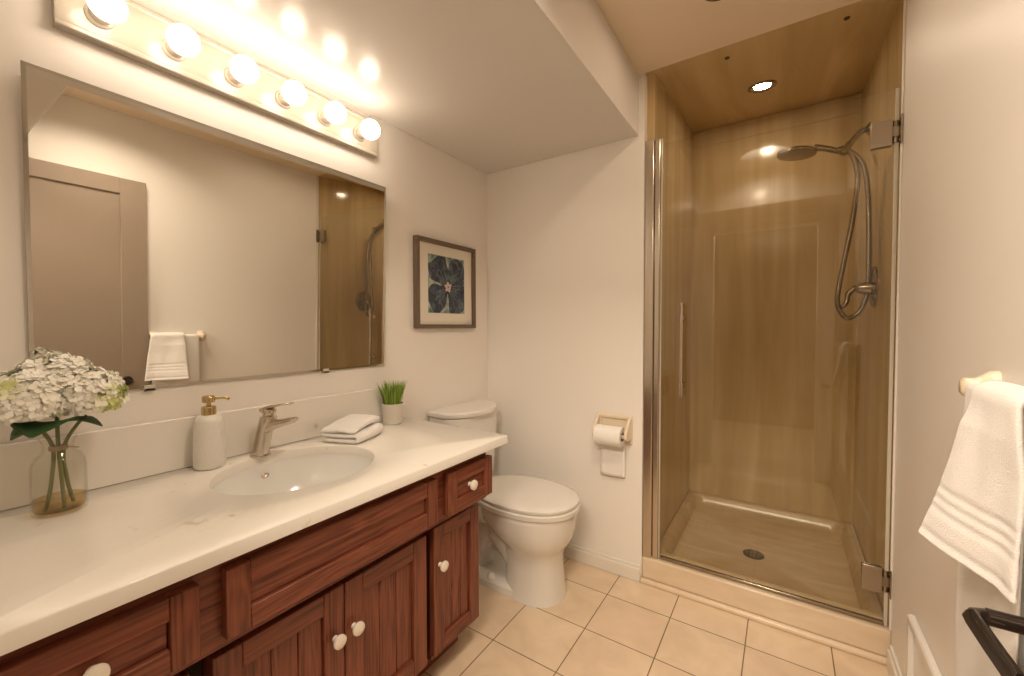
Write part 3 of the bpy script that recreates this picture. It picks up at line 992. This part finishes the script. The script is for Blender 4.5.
for j in range(NY + 1):
    v_ = -0.085 + 0.17 * j / NY
    pa, pb = [], []
    for i, (x, z) in enumerate(fp):
        t = Vector((fp[min(i + 1, len(fp) - 1)][0] - fp[max(i - 1, 0)][0], fp[min(i + 1, len(fp) - 1)][1] - fp[max(i - 1, 0)][1])).normalized()
        nx, nz = -t.y, t.x
        edge = 1 - 0.35 * (abs(v_) / 0.085) ** 6
        crown = 1.0 + (0.16 * math.cos(v_ * 14) + 2.2 * v_) * (z / 0.05)
        ns = 0.004 * noise.noise(Vector((x * 22, v_ * 22, z * 30)))
        sx = x * (1 + 0.06 * noise.noise(Vector((v_ * 15, z * 20, 3))))
        for lst, sg in ((pa, 1), (pb, -1)):
            q = CC + uy * (v_ * (1 - 0.04 * (x / LX) * 0.5)) + ux * (sx + nx * th * edge * sg) + Vector((0, 0, max(0.0008, z * crown + nz * th * edge * sg + ns * (z > 0.02))))
            lst.append(q)
    rows_a.append(pa)
    rows_b.append(pb)
rings = [pa + list(reversed(pb)) for pa, pb in zip(rows_a, rows_b)]
add_loft(bm, rings, False, False)
bm.verts.ensure_lookup_table()
nr = len(rings[0])
nf = len(fp)
for base in (0, NY * nr):
    for i in range(nf - 1):
        bm.faces.new((bm.verts[base + i], bm.verts[base + i + 1], bm.verts[base + nr - 2 - i], bm.verts[base + nr - 1 - i]))
tag(obj('washcloth', bm, M['towel'], subsurf=1, angle=180), 'folded white washcloth lying on worktop beside sink', 'towel')

# ------------------------------------------------------------------ mirror (leans forward a little)
MY0, MY1, MZ0, MZ1 = 0.180, 1.203, 1.053, 1.824
TILT = 0.017
mi = thing('wall_mirror', 'large rectangular wall mirror between worktop and light bar', 'mirror', (0.004, (MY0 + MY1) / 2, MZ0))
def mp_(x, y, z):
    return Vector((0.004 + x + (z - MZ0) * math.sin(TILT), y, z))
bm = NB()
bw = 0.008
def rect(x, d):
    return [mp_(x, MY0 + d, MZ0 + d), mp_(x, MY1 - d, MZ0 + d), mp_(x, MY1 - d, MZ1 - d), mp_(x, MY0 + d, MZ1 - d)]
R = add_loft(bm, [rect(0, 0), rect(0.0048, 0), rect(0.0056, bw)], True, True)
bm.faces.ensure_lookup_table()
for f in bm.faces:
    f.material_index = 1
bm.faces[-1].material_index = 0
obj('glass', bm, [M['mirror'], M['mirror_edge']], mi, smooth=False)
for y in (0.395, 0.92):
    bm = NB()
    add_box(bm, 0.001, 0.013, y - 0.012, y + 0.012, MZ0 - 0.008, MZ0 - 0.0005)
    add_box(bm, 0.0105, 0.013, y - 0.012, y + 0.012, MZ0 - 0.008, MZ0 + 0.008)
    obj('clip', bm, M['clip'], mi, bevel=0.001)

# ------------------------------------------------------------------ vanity light bar
vl = thing('vanity_light', 'white light bar with six glowing globe bulbs above mirror', 'wall light', (0, 0.7, 1.936))
bm = NB()
LY0, LY1, LZ0, LZ1 = 0.234, 1.160, 1.937, 2.080
prof = [(0.001, LZ0), (0.024, LZ0), (0.027, LZ0 + 0.003), (0.027, LZ0 + 0.012), (0.024, LZ0 + 0.016), (0.026, LZ0 + 0.030), (0.026, LZ1 - 0.030), (0.024, LZ1 - 0.016), (0.027, LZ1 - 0.012), (0.027, LZ1 - 0.003), (0.024, LZ1), (0.001, LZ1)]
add_loft(bm, [[Vector((x, LY0, z)) for x, z in prof], [Vector((x, LY1, z)) for x, z in prof]])
obj('backplate', bm, M['fixture'], vl, bevel=0.001)
for y in (0.311, 0.462, 0.614, 0.766, 0.917, 1.068):
    bm = NB()
    add_lathe(bm, [(0.028, 0), (0.027, 0.004), (0.0215, 0.008), (0.0205, 0.030), (0.018, 0.034), (0, 0.034)], (0.026, y, 1.998), (1, 0, 0), 28)
    so_ = obj('socket', bm, M['fixture'], vl)
    bm = NB()
    pr = [(0.0, 0.0)] + [(0.037 * math.sin(a), 0.039 - 0.037 * math.cos(a)) for a in [PI * k / 14 for k in range(2, 14)]] + [(0.0, 0.076)]
    add_lathe(bm, [(0.0165, -0.004), (0.0165, 0.004)] + pr[1:], (0.058, y, 1.998), (1, 0, 0), 28)
    obj('bulb', bm, M['bulb'], so_)

# ------------------------------------------------------------------ framed print
pf = thing('framed_picture', 'framed dark blue flower print on wall beside mirror', 'picture', (0.0, 1.595, 1.22))
PY0, PY1, PZ0, PZ1 = 1.375, 1.818, 1.213, 1.652
bm = NB()
fwid, fdep = 0.020, 0.028
for d0, d1 in ((0, 1),):
    o_ = [(PY0, PZ0), (PY1, PZ0), (PY1, PZ1), (PY0, PZ1)]
    i_ = [(PY0 + fwid, PZ0 + fwid), (PY1 - fwid, PZ0 + fwid), (PY1 - fwid, PZ1 - fwid), (PY0 + fwid, PZ1 - fwid)]
    R = add_loft(bm, [[Vector((0.001, *p)) for p in o_], [Vector((fdep, *p)) for p in o_], [Vector((fdep, *p)) for p in i_], [Vector((0.001, *p)) for p in i_]], False, False)
    for i in range(4):
        bm.faces.new((R[-1][i], R[-1][(i + 1) % 4], R[0][(i + 1) % 4], R[0][i]))
obj('frame', bm, M['frame'], pf, bevel=0.0015)
bm = NB()
add_box(bm, 0.002, 0.012, PY0 + fwid + 0.0005, PY1 - fwid - 0.0005, PZ0 + fwid + 0.0005, PZ1 - fwid - 0.0005)
obj('mat_board', bm, M['matboard'], pf, smooth=False)
bm = NB()
AY0, AY1, AZ0, AZ1 = 1.462, 1.735, 1.290, 1.580
add_box(bm, 0.0122, 0.0126, AY0, AY1, AZ0, AZ1, 0)
ac = Vector((0.0126, 1.606, 1.425))
def art_poly(pts, mi, x):
    vs = []
    for y, z in pts:
        vs.append(bm.verts.new((x, min(max(y, AY0 + 0.001), AY1 - 0.001), min(max(z, AZ0 + 0.001), AZ1 - 0.001))))
    cv = bm.verts.new((x, sum(p[0] for p in pts) / len(pts), sum(p[1] for p in pts) / len(pts)))
    for i in range(len(vs)):
        bm.faces.new((cv, vs[i], vs[(i + 1) % len(vs)])).material_index = mi
for pi_, (adeg, L, W) in enumerate(((128, 0.180, 0.086), (50, 0.185, 0.082), (216, 0.175, 0.088), (312, 0.180, 0.088), (355, 0.15, 0.060))):
    a = math.radians(adeg)
    pts = []
    for k in range(28):
        t = 2 * PI * k / 28
        u_ = 0.5 - 0.5 * math.cos(t)
        wv = W * math.sin(t) * (0.45 + 0.75 * u_) * (1 + 0.10 * math.sin(5 * t + pi_))
        l_ = L * (u_ ** 0.85) * (1 - 0.07 * (abs(math.sin(t)) < 0.3 and u_ > 0.8))
        pts.append((ac.y + math.cos(a) * l_ - math.sin(a) * wv, ac.z + math.sin(a) * l_ + math.cos(a) * wv))
    art_poly(pts, 1, 0.0128 + pi_ * 0.0001)
    for vv in (-0.5, 0.0, 0.5):
        b = a + vv * 0.55
        l0, l1 = 0.035, L * (0.85 - 0.25 * abs(vv))
        dy, dz = math.cos(b), math.sin(b)
        w0 = 0.0022
        art_poly([(ac.y + dy * l0 - dz * w0, ac.z + dz * l0 + dy * w0), (ac.y + dy * l1, ac.z + dz * l1), (ac.y + dy * l0 + dz * w0, ac.z + dz * l0 - dy * w0)], 3, 0.0134)
for k in range(11):
    a = 2 * PI * k / 11
    rr = 0.012 + 0.009 * (k % 2)
    cy, cz = ac.y + rr * math.cos(a), ac.z + rr * math.sin(a)
    art_poly([(cy + 0.009 * math.cos(t), cz + 0.007 * math.sin(t)) for t in [2 * PI * q / 8 for q in range(8)]], 2, 0.0136 + k * 0.00003)
obj('print', bm, [M['art0'], M['art1'], M['art2'], M['art3']], pf, smooth=False)

# ------------------------------------------------------------------ toilet
TY = 1.638
to = thing('toilet', 'white two piece toilet with closed lid against left wall', 'toilet', (0.35, TY, 0))
bm = NB()
def tr(z, x0, x1, ry, e=2.3, cfrac=0.5):
    cx = x0 + (x1 - x0) * cfrac
    return superellipse(cx, TY, x1 - cx, ry, z, 48, e, rxb=cx - x0)
add_loft(bm, [tr(0.001, 0.375, 0.662, 0.124), tr(0.02, 0.378, 0.658, 0.120), tr(0.07, 0.378, 0.652, 0.115), tr(0.14, 0.376, 0.646, 0.112), tr(0.20, 0.370, 0.646, 0.115),
              tr(0.228, 0.385, 0.660, 0.128), tr(0.252, 0.345, 0.678, 0.148, 2.2), tr(0.285, 0.290, 0.694, 0.163, 2.2, 0.55), tr(0.33, 0.235, 0.703, 0.174, 2.2, 0.55), tr(0.375, 0.205, 0.708, 0.181, 2.2, 0.55), tr(0.387, 0.20, 0.709, 0.182, 2.2, 0.55), tr(0.395, 0.205, 0.704, 0.179, 2.2, 0.55)])
# foot plate and trapway behind the pedestal
add_loft(bm, [tr(0.001, 0.10, 0.60, 0.118, 3.2), tr(0.030, 0.10, 0.60, 0.116, 3.2), tr(0.042, 0.11, 0.59, 0.104, 3.2)])
add_tube(bm, spline([(0.50, TY, 0.10), (0.42, TY, 0.17), (0.33, TY, 0.245), (0.25, TY, 0.235), (0.19, TY, 0.13), (0.19, TY, 0.03)], 7), [0.09] * 8 + [0.085] * 8 + [0.078] * 8 + [0.07] * 8 + [0.07] * 4, 20)
add_loft(bm, [tr(0.30, 0.05, 0.36, 0.12, 3.5), tr(0.36, 0.03, 0.36, 0.165, 3.5), tr(0.396, 0.03, 0.36, 0.170, 3.5)])
obj('bowl', bm, M['porcelain'], to, angle=40)
for s in (-1, 1):
    bm = NB()
    add_lathe(bm, [(0.019, 0), (0.018, 0.010), (0.012, 0.019), (0, 0.022)], (0.33, TY + s * 0.095, 0.041), n=20)
    obj('bolt_cap', bm, M['porcelain'], to)
bm = NB()
def seat_ring(z, g):
    return tr(z, 0.205 - g, 0.716 + g, 0.182 + g, 2.2, 0.52)
R = add_loft(bm, [seat_ring(0.398, 0.0), seat_ring(0.401, 0.006), seat_ring(0.420, 0.008), seat_ring(0.425, 0.002), seat_ring(0.424, -0.07), seat_ring(0.400, -0.07)], False, False)
for i in range(48):
    bm.faces.new((R[-1][i], R[-1][(i + 1) % 48], R[0][(i + 1) % 48], R[0][i]))
obj('seat', bm, M['porcelain'], to, angle=50)
bm = NB()
add_loft(bm, [seat_ring(0.4275, -0.004), seat_ring(0.4300, 0.003), seat_ring(0.4420, 0.005), seat_ring(0.4495, -0.002), seat_ring(0.4530, -0.02), seat_ring(0.4550, -0.08)])
for s in (-1, 1):
    add_box(bm, 0.190, 0.225, TY + s * 0.08 - 0.02, TY + s * 0.08 + 0.02, 0.399, 0.425)
obj('seat_lid', bm, M['porcelain'], to, angle=50)
bm = NB()
def tank_ring(z, x1, ry, bow=0.03, x0=0.012):
    pts = []
    n = 24
    for i in range(n + 1):
        v = -1 + 2 * i / n
        pts.append(Vector((x1 - bow * v * v - 0.028 * max(0, abs(v) - 0.86) / 0.14 * (abs(v) > 0.86), TY + 0.014 + ry * v, z)))
    pts.append(Vector((x0, TY + 0.014 + ry, z)))
    pts.append(Vector((x0, TY + 0.014 - ry, z)))
    return pts
add_loft(bm, [tank_ring(0.397, 0.175, 0.155), tank_ring(0.44, 0.185, 0.165), tank_ring(0.60, 0.195, 0.176), tank_ring(0.776, 0.200, 0.190)])
obj('tank', bm, M['porcelain'], to, bevel=0.004, angle=40)
bm = NB()
add_loft(bm, [tank_ring(0.779, 0.228, 0.198, 0.085, 0.008), tank_ring(0.799, 0.232, 0.202, 0.085, 0.006), tank_ring(0.807, 0.228, 0.198, 0.085, 0.008)])
obj('tank_lid', bm, M['porcelain'], to, bevel=0.004, angle=40)
bm = NB()
add_lathe(bm, [(0.012, 0), (0.012, 0.010), (0.008, 0.012)], (0.186, TY - 0.13, 0.70), (1, 0, 0), 18)
add_tube(bm, [(0.200, TY - 0.13, 0.70), (0.202, TY - 0.10, 0.697), (0.200, TY - 0.06, 0.690)], [0.006, 0.006, 0.0045], 10)
obj('flush_lever', bm, M['chrome'], to)

# ------------------------------------------------------------------ toilet paper holder and roll
ph = thing('paper_holder', 'cream ceramic toilet paper holder on wall beside shower', 'toilet paper holder', (0.782, YB, 0.65))
bm = NB()
hx0, hx1, hz0, hz1 = 0.693, 0.868, 0.652, 0.792
o_ = [(hx0, hz0), (hx1, hz0), (hx1, hz1), (hx0, hz1)]
def hr(d, y):
    return [Vector((hx0 + d, y, hz0 + d)), Vector((hx1 - d, y, hz0 + d)), Vector((hx1 - d, y, hz1 - d)), Vector((hx0 + d, y, hz1 - d))]
add_loft(bm, [hr(0, YB - 0.0005), hr(0, YB - 0.010), hr(0.006, YB - 0.016), hr(0.018, YB - 0.016), hr(0.024, YB - 0.006)], True, True)
obj('backplate', bm, M['cream'], ph, bevel=0.003)
for x0, x1 in ((0.694, 0.709), (0.852, 0.867)):
    bm = NB()
    ring = []
    for x in (x0, x1):
        ring.append([Vector((x, y, z)) for y, z in ((YB - 0.012, 0.788), (YB - 0.035, 0.778), (YB - 0.078, 0.735), (YB - 0.088, 0.718), (YB - 0.088, 0.695), (YB - 0.075, 0.684), (YB - 0.040, 0.680), (YB - 0.012, 0.672))])
    add_loft(bm, ring)
    obj('arm', bm, M['cream'], ph, bevel=0.004, seg=3)
bm = NB()
add_tube(bm, [(0.710, YB - 0.069, 0.701), (0.851, YB - 0.069, 0.701)], 0.010, 16)
obj('roller', bm, M['cream'], ph)

tp = thing('toilet_roll', 'white toilet paper roll with loose sheet hanging down', 'toilet paper', (0.78, YB - 0.062, 0.65))
bm = NB()
RY, RZ, RX0, RX1 = YB - 0.069, 0.699, 0.712, 0.840
rr_o, rr_i = 0.047, 0.020
n = 40
rg = []
for x, rad in ((RX0, rr_i), (RX0, rr_o), (RX1, rr_o), (RX1, rr_i)):
    rg.append([Vector((x, RY + rad * math.cos(2 * PI * i / n), RZ + rad * math.sin(2 * PI * i / n))) for i in range(n)])
R = add_loft(bm, rg, False, False)
for i in range(n):
    bm.faces.new((R[-1][i], R[-1][(i + 1) % n], R[0][(i + 1) % n], R[0][i]))
obj('roll', bm, M['paper'], tp, bevel=0.002)
bm = NB()
rg = []
for x, rad in ((RX0 - 0.0005, 0.0185), (RX0 - 0.0005, 0.0198), (RX1 + 0.0005, 0.0198), (RX1 + 0.0005, 0.0185)):
    rg.append([Vector((x, RY + rad * math.cos(2 * PI * i / n), RZ + rad * math.sin(2 * PI * i / n))) for i in range(n)])
R = add_loft(bm, rg, False, False)
for i in range(n):
    bm.faces.new((R[-1][i], R[-1][(i + 1) % n], R[0][(i + 1) % n], R[0][i]))
obj('core', bm, M['card'], tp)
bm = NB()
rows = []
for k in range(13):
    t = k / 12
    z = RZ + 0.01 - t * 0.225
    yy = RY + rr_o + 0.0012 + 0.003 * t
    rows.append([Vector((x, yy + 0.002 * math.sin((x - RX0) * 40 + t * 2) * t, z + (0.004 * (x - RX0) / 0.13 if k == 12 else 0))) for x in [RX0 + 0.002 + (RX1 - RX0 - 0.004) * i / 10 for i in range(11)]])
add_loft(bm, rows, False, False, closed=False)
o = obj('loose_sheet', bm, M['paper'], tp)
sm = o.modifiers.new('thick', 'SOLIDIFY')
sm.thickness = 0.0006

# ------------------------------------------------------------------ towel bar and towels on the right wall
BX, BZ = 1.770, 1.102
tb = thing('towel_bar', 'cream ceramic towel bar on right wall holding white towels', 'towel bar', (XR, 1.0, BZ))
bm = NB()
add_tube(bm, [(BX, 0.894, BZ), (BX, 1.150, BZ)], 0.0075, 14)
obj('rod', bm, M['cream'], tb)
for y in (0.900, 1.152):
    bm = NB()
    rg = []
    for x, hy, hz_ in ((XR - 0.0005, 0.024, 0.034), (XR - 0.010, 0.023, 0.032), (XR - 0.022, 0.016, 0.022), (XR - 0.030, 0.0135, 0.018), (BX - 0.008, 0.014, 0.018), (BX - 0.013, 0.009, 0.012)):
        rg.append(rr_ring((x, y, BZ), Vector((0, 1, 0)), Vector((0, 0, 1)), hy, hz_, 3.5, 20))
    add_loft(bm, rg)
    obj('post', bm, M['cream'], tb, angle=50)

FOLD = {'hand_towel': 0.016, 'bath_towel': 0.004}

def draped(name, y0, y1, R, th, zf, zb, fx, m, label, seed=0, ny=30, flare=None, bands=()):
    """cloth over the bar: front edge at z=zf, back edge at zb"""
    path = []
    nf_ = 64
    for i in range(nf_):
        path.append(('f', zf + (BZ - zf) * i / nf_))
    for i in range(11):
        path.append(('a', PI - PI * i / 10))
    for i in range(1, 12):
        path.append(('b', BZ - (BZ - zb) * i / 11))
    bm = NB()
    fa_, fb_ = [], []
    for j in range(ny + 1):
        s = j / ny
        y = y0 + (y1 - y0) * s
        A, Bk = [], []
        edge = 1 - 0.55 * (abs(2 * s - 1)) ** 8
        for k, v in path:
            yy = y
            if k == 'f':
                d = BZ - v
                off = fx(d, s) + FOLD.get(name, 0.004) * noise.noise(Vector((y * 17 + seed, v * 3.5, seed))) * min(1, d / 0.10)
                bnd = 1.0
                for bz in bands:
                    bnd -= 0.42 * math.exp(-((d - bz) / 0.006) ** 2)
                c = Vector((BX - R - off, yy, v))
                nrm = Vector((-1, 0, 0))
                t_ = th * bnd
                if flare:
                    c.y = flare(y, s, d)
            elif k == 'a':
                c = Vector((BX + R * math.cos(v), yy, BZ + R * math.sin(v) * 0.9))
                nrm = Vector((math.cos(v), 0, math.sin(v)))
                t_ = th
            else:
                c = Vector((BX + R, yy, v))
                nrm = Vector((1, 0, 0))
                t_ = th
            A.append(c + nrm * t_ * 0.5 * edge)
            Bk.append(c - nrm * t_ * 0.5 * edge)
        fa_.append(A)
        fb_.append(Bk)
    rings = [a + list(reversed(b)) for a, b in zip(fa_, fb_)]
    add_loft(bm, rings, False, False)
    bm.verts.ensure_lookup_table()
    nr, nf2 = len(rings[0]), len(path)
    for base in (0, ny * nr):
        for i in range(nf2 - 1):
            bm.faces.new((bm.verts[base + i], bm.verts[base + i + 1], bm.verts[base + nr - 2 - i], bm.verts[base + nr - 1 - i]))
    return tag(obj(name, bm, m, subsurf=1, angle=180), label, 'towel')

draped('bath_towel', 0.890, 1.126, 0.0115, 0.008, 0.42, 0.60, lambda d, s: 0.003 * math.sin(s * 9) * min(1, d / 0.2) + 0.004 * d, M['bath'],
       'long white bath towel hanging beneath the smaller hand towel', 3)
draped('hand_towel', 0.876, 1.046, 0.0225, 0.0130, 0.838, 0.88, lambda d, s: (0.002 + (0.002 + 0.062 * s) * (d / 0.27)) * min(1, d / 0.05) + 0.004 * math.sin(s * 8 + 1) * (d / 0.27), M['towel'],
       'short thick white hand towel folded over the bath towel on right wall', 9, flare=lambda y, s, d: y - 0.035 * (1 - s) * (d / 0.27), bands=(0.170, 0.188, 0.206, 0.250))

# ------------------------------------------------------------------ low panel on the right wall
lp_ = thing('access_panel', 'low white framed panel on right wall below towels', 'wall panel', (XR, 1.35, 0.09))
bm = NB()
ay0, ay1, az0, az1 = 1.02, 1.67, 0.092, 0.358
o_ = [(ay0, az0), (ay1, az0), (ay1, az1), (ay0, az1)]
def ar(x, d):
    return [Vector((x, ay0 + d, az0 + d)), Vector((x, ay1 - d, az0 + d)), Vector((x, ay1 - d, az1 - d)), Vector((x, ay0 + d, az1 - d))]
R = add_loft(bm, [ar(XR - 0.0005, 0), ar(XR - 0.014, 0), ar(XR - 0.018, 0.004), ar(XR - 0.018, 0.022), ar(XR - 0.010, 0.028), ar(XR - 0.0005, 0.028)], False, False)
for i in range(4):
    bm.faces.new((R[-1][i], R[-1][(i + 1) % 4], R[0][(i + 1) % 4], R[0][i]))
obj('frame', bm, M['white'], lp_, bevel=0.001)
bm = NB()
add_box(bm, XR - 0.006, XR - 0.0005, ay0 + 0.0285, ay1 - 0.0285, az0 + 0.0285, az1 - 0.0285)
obj('panel', bm, M['white'], lp_, smooth=False)
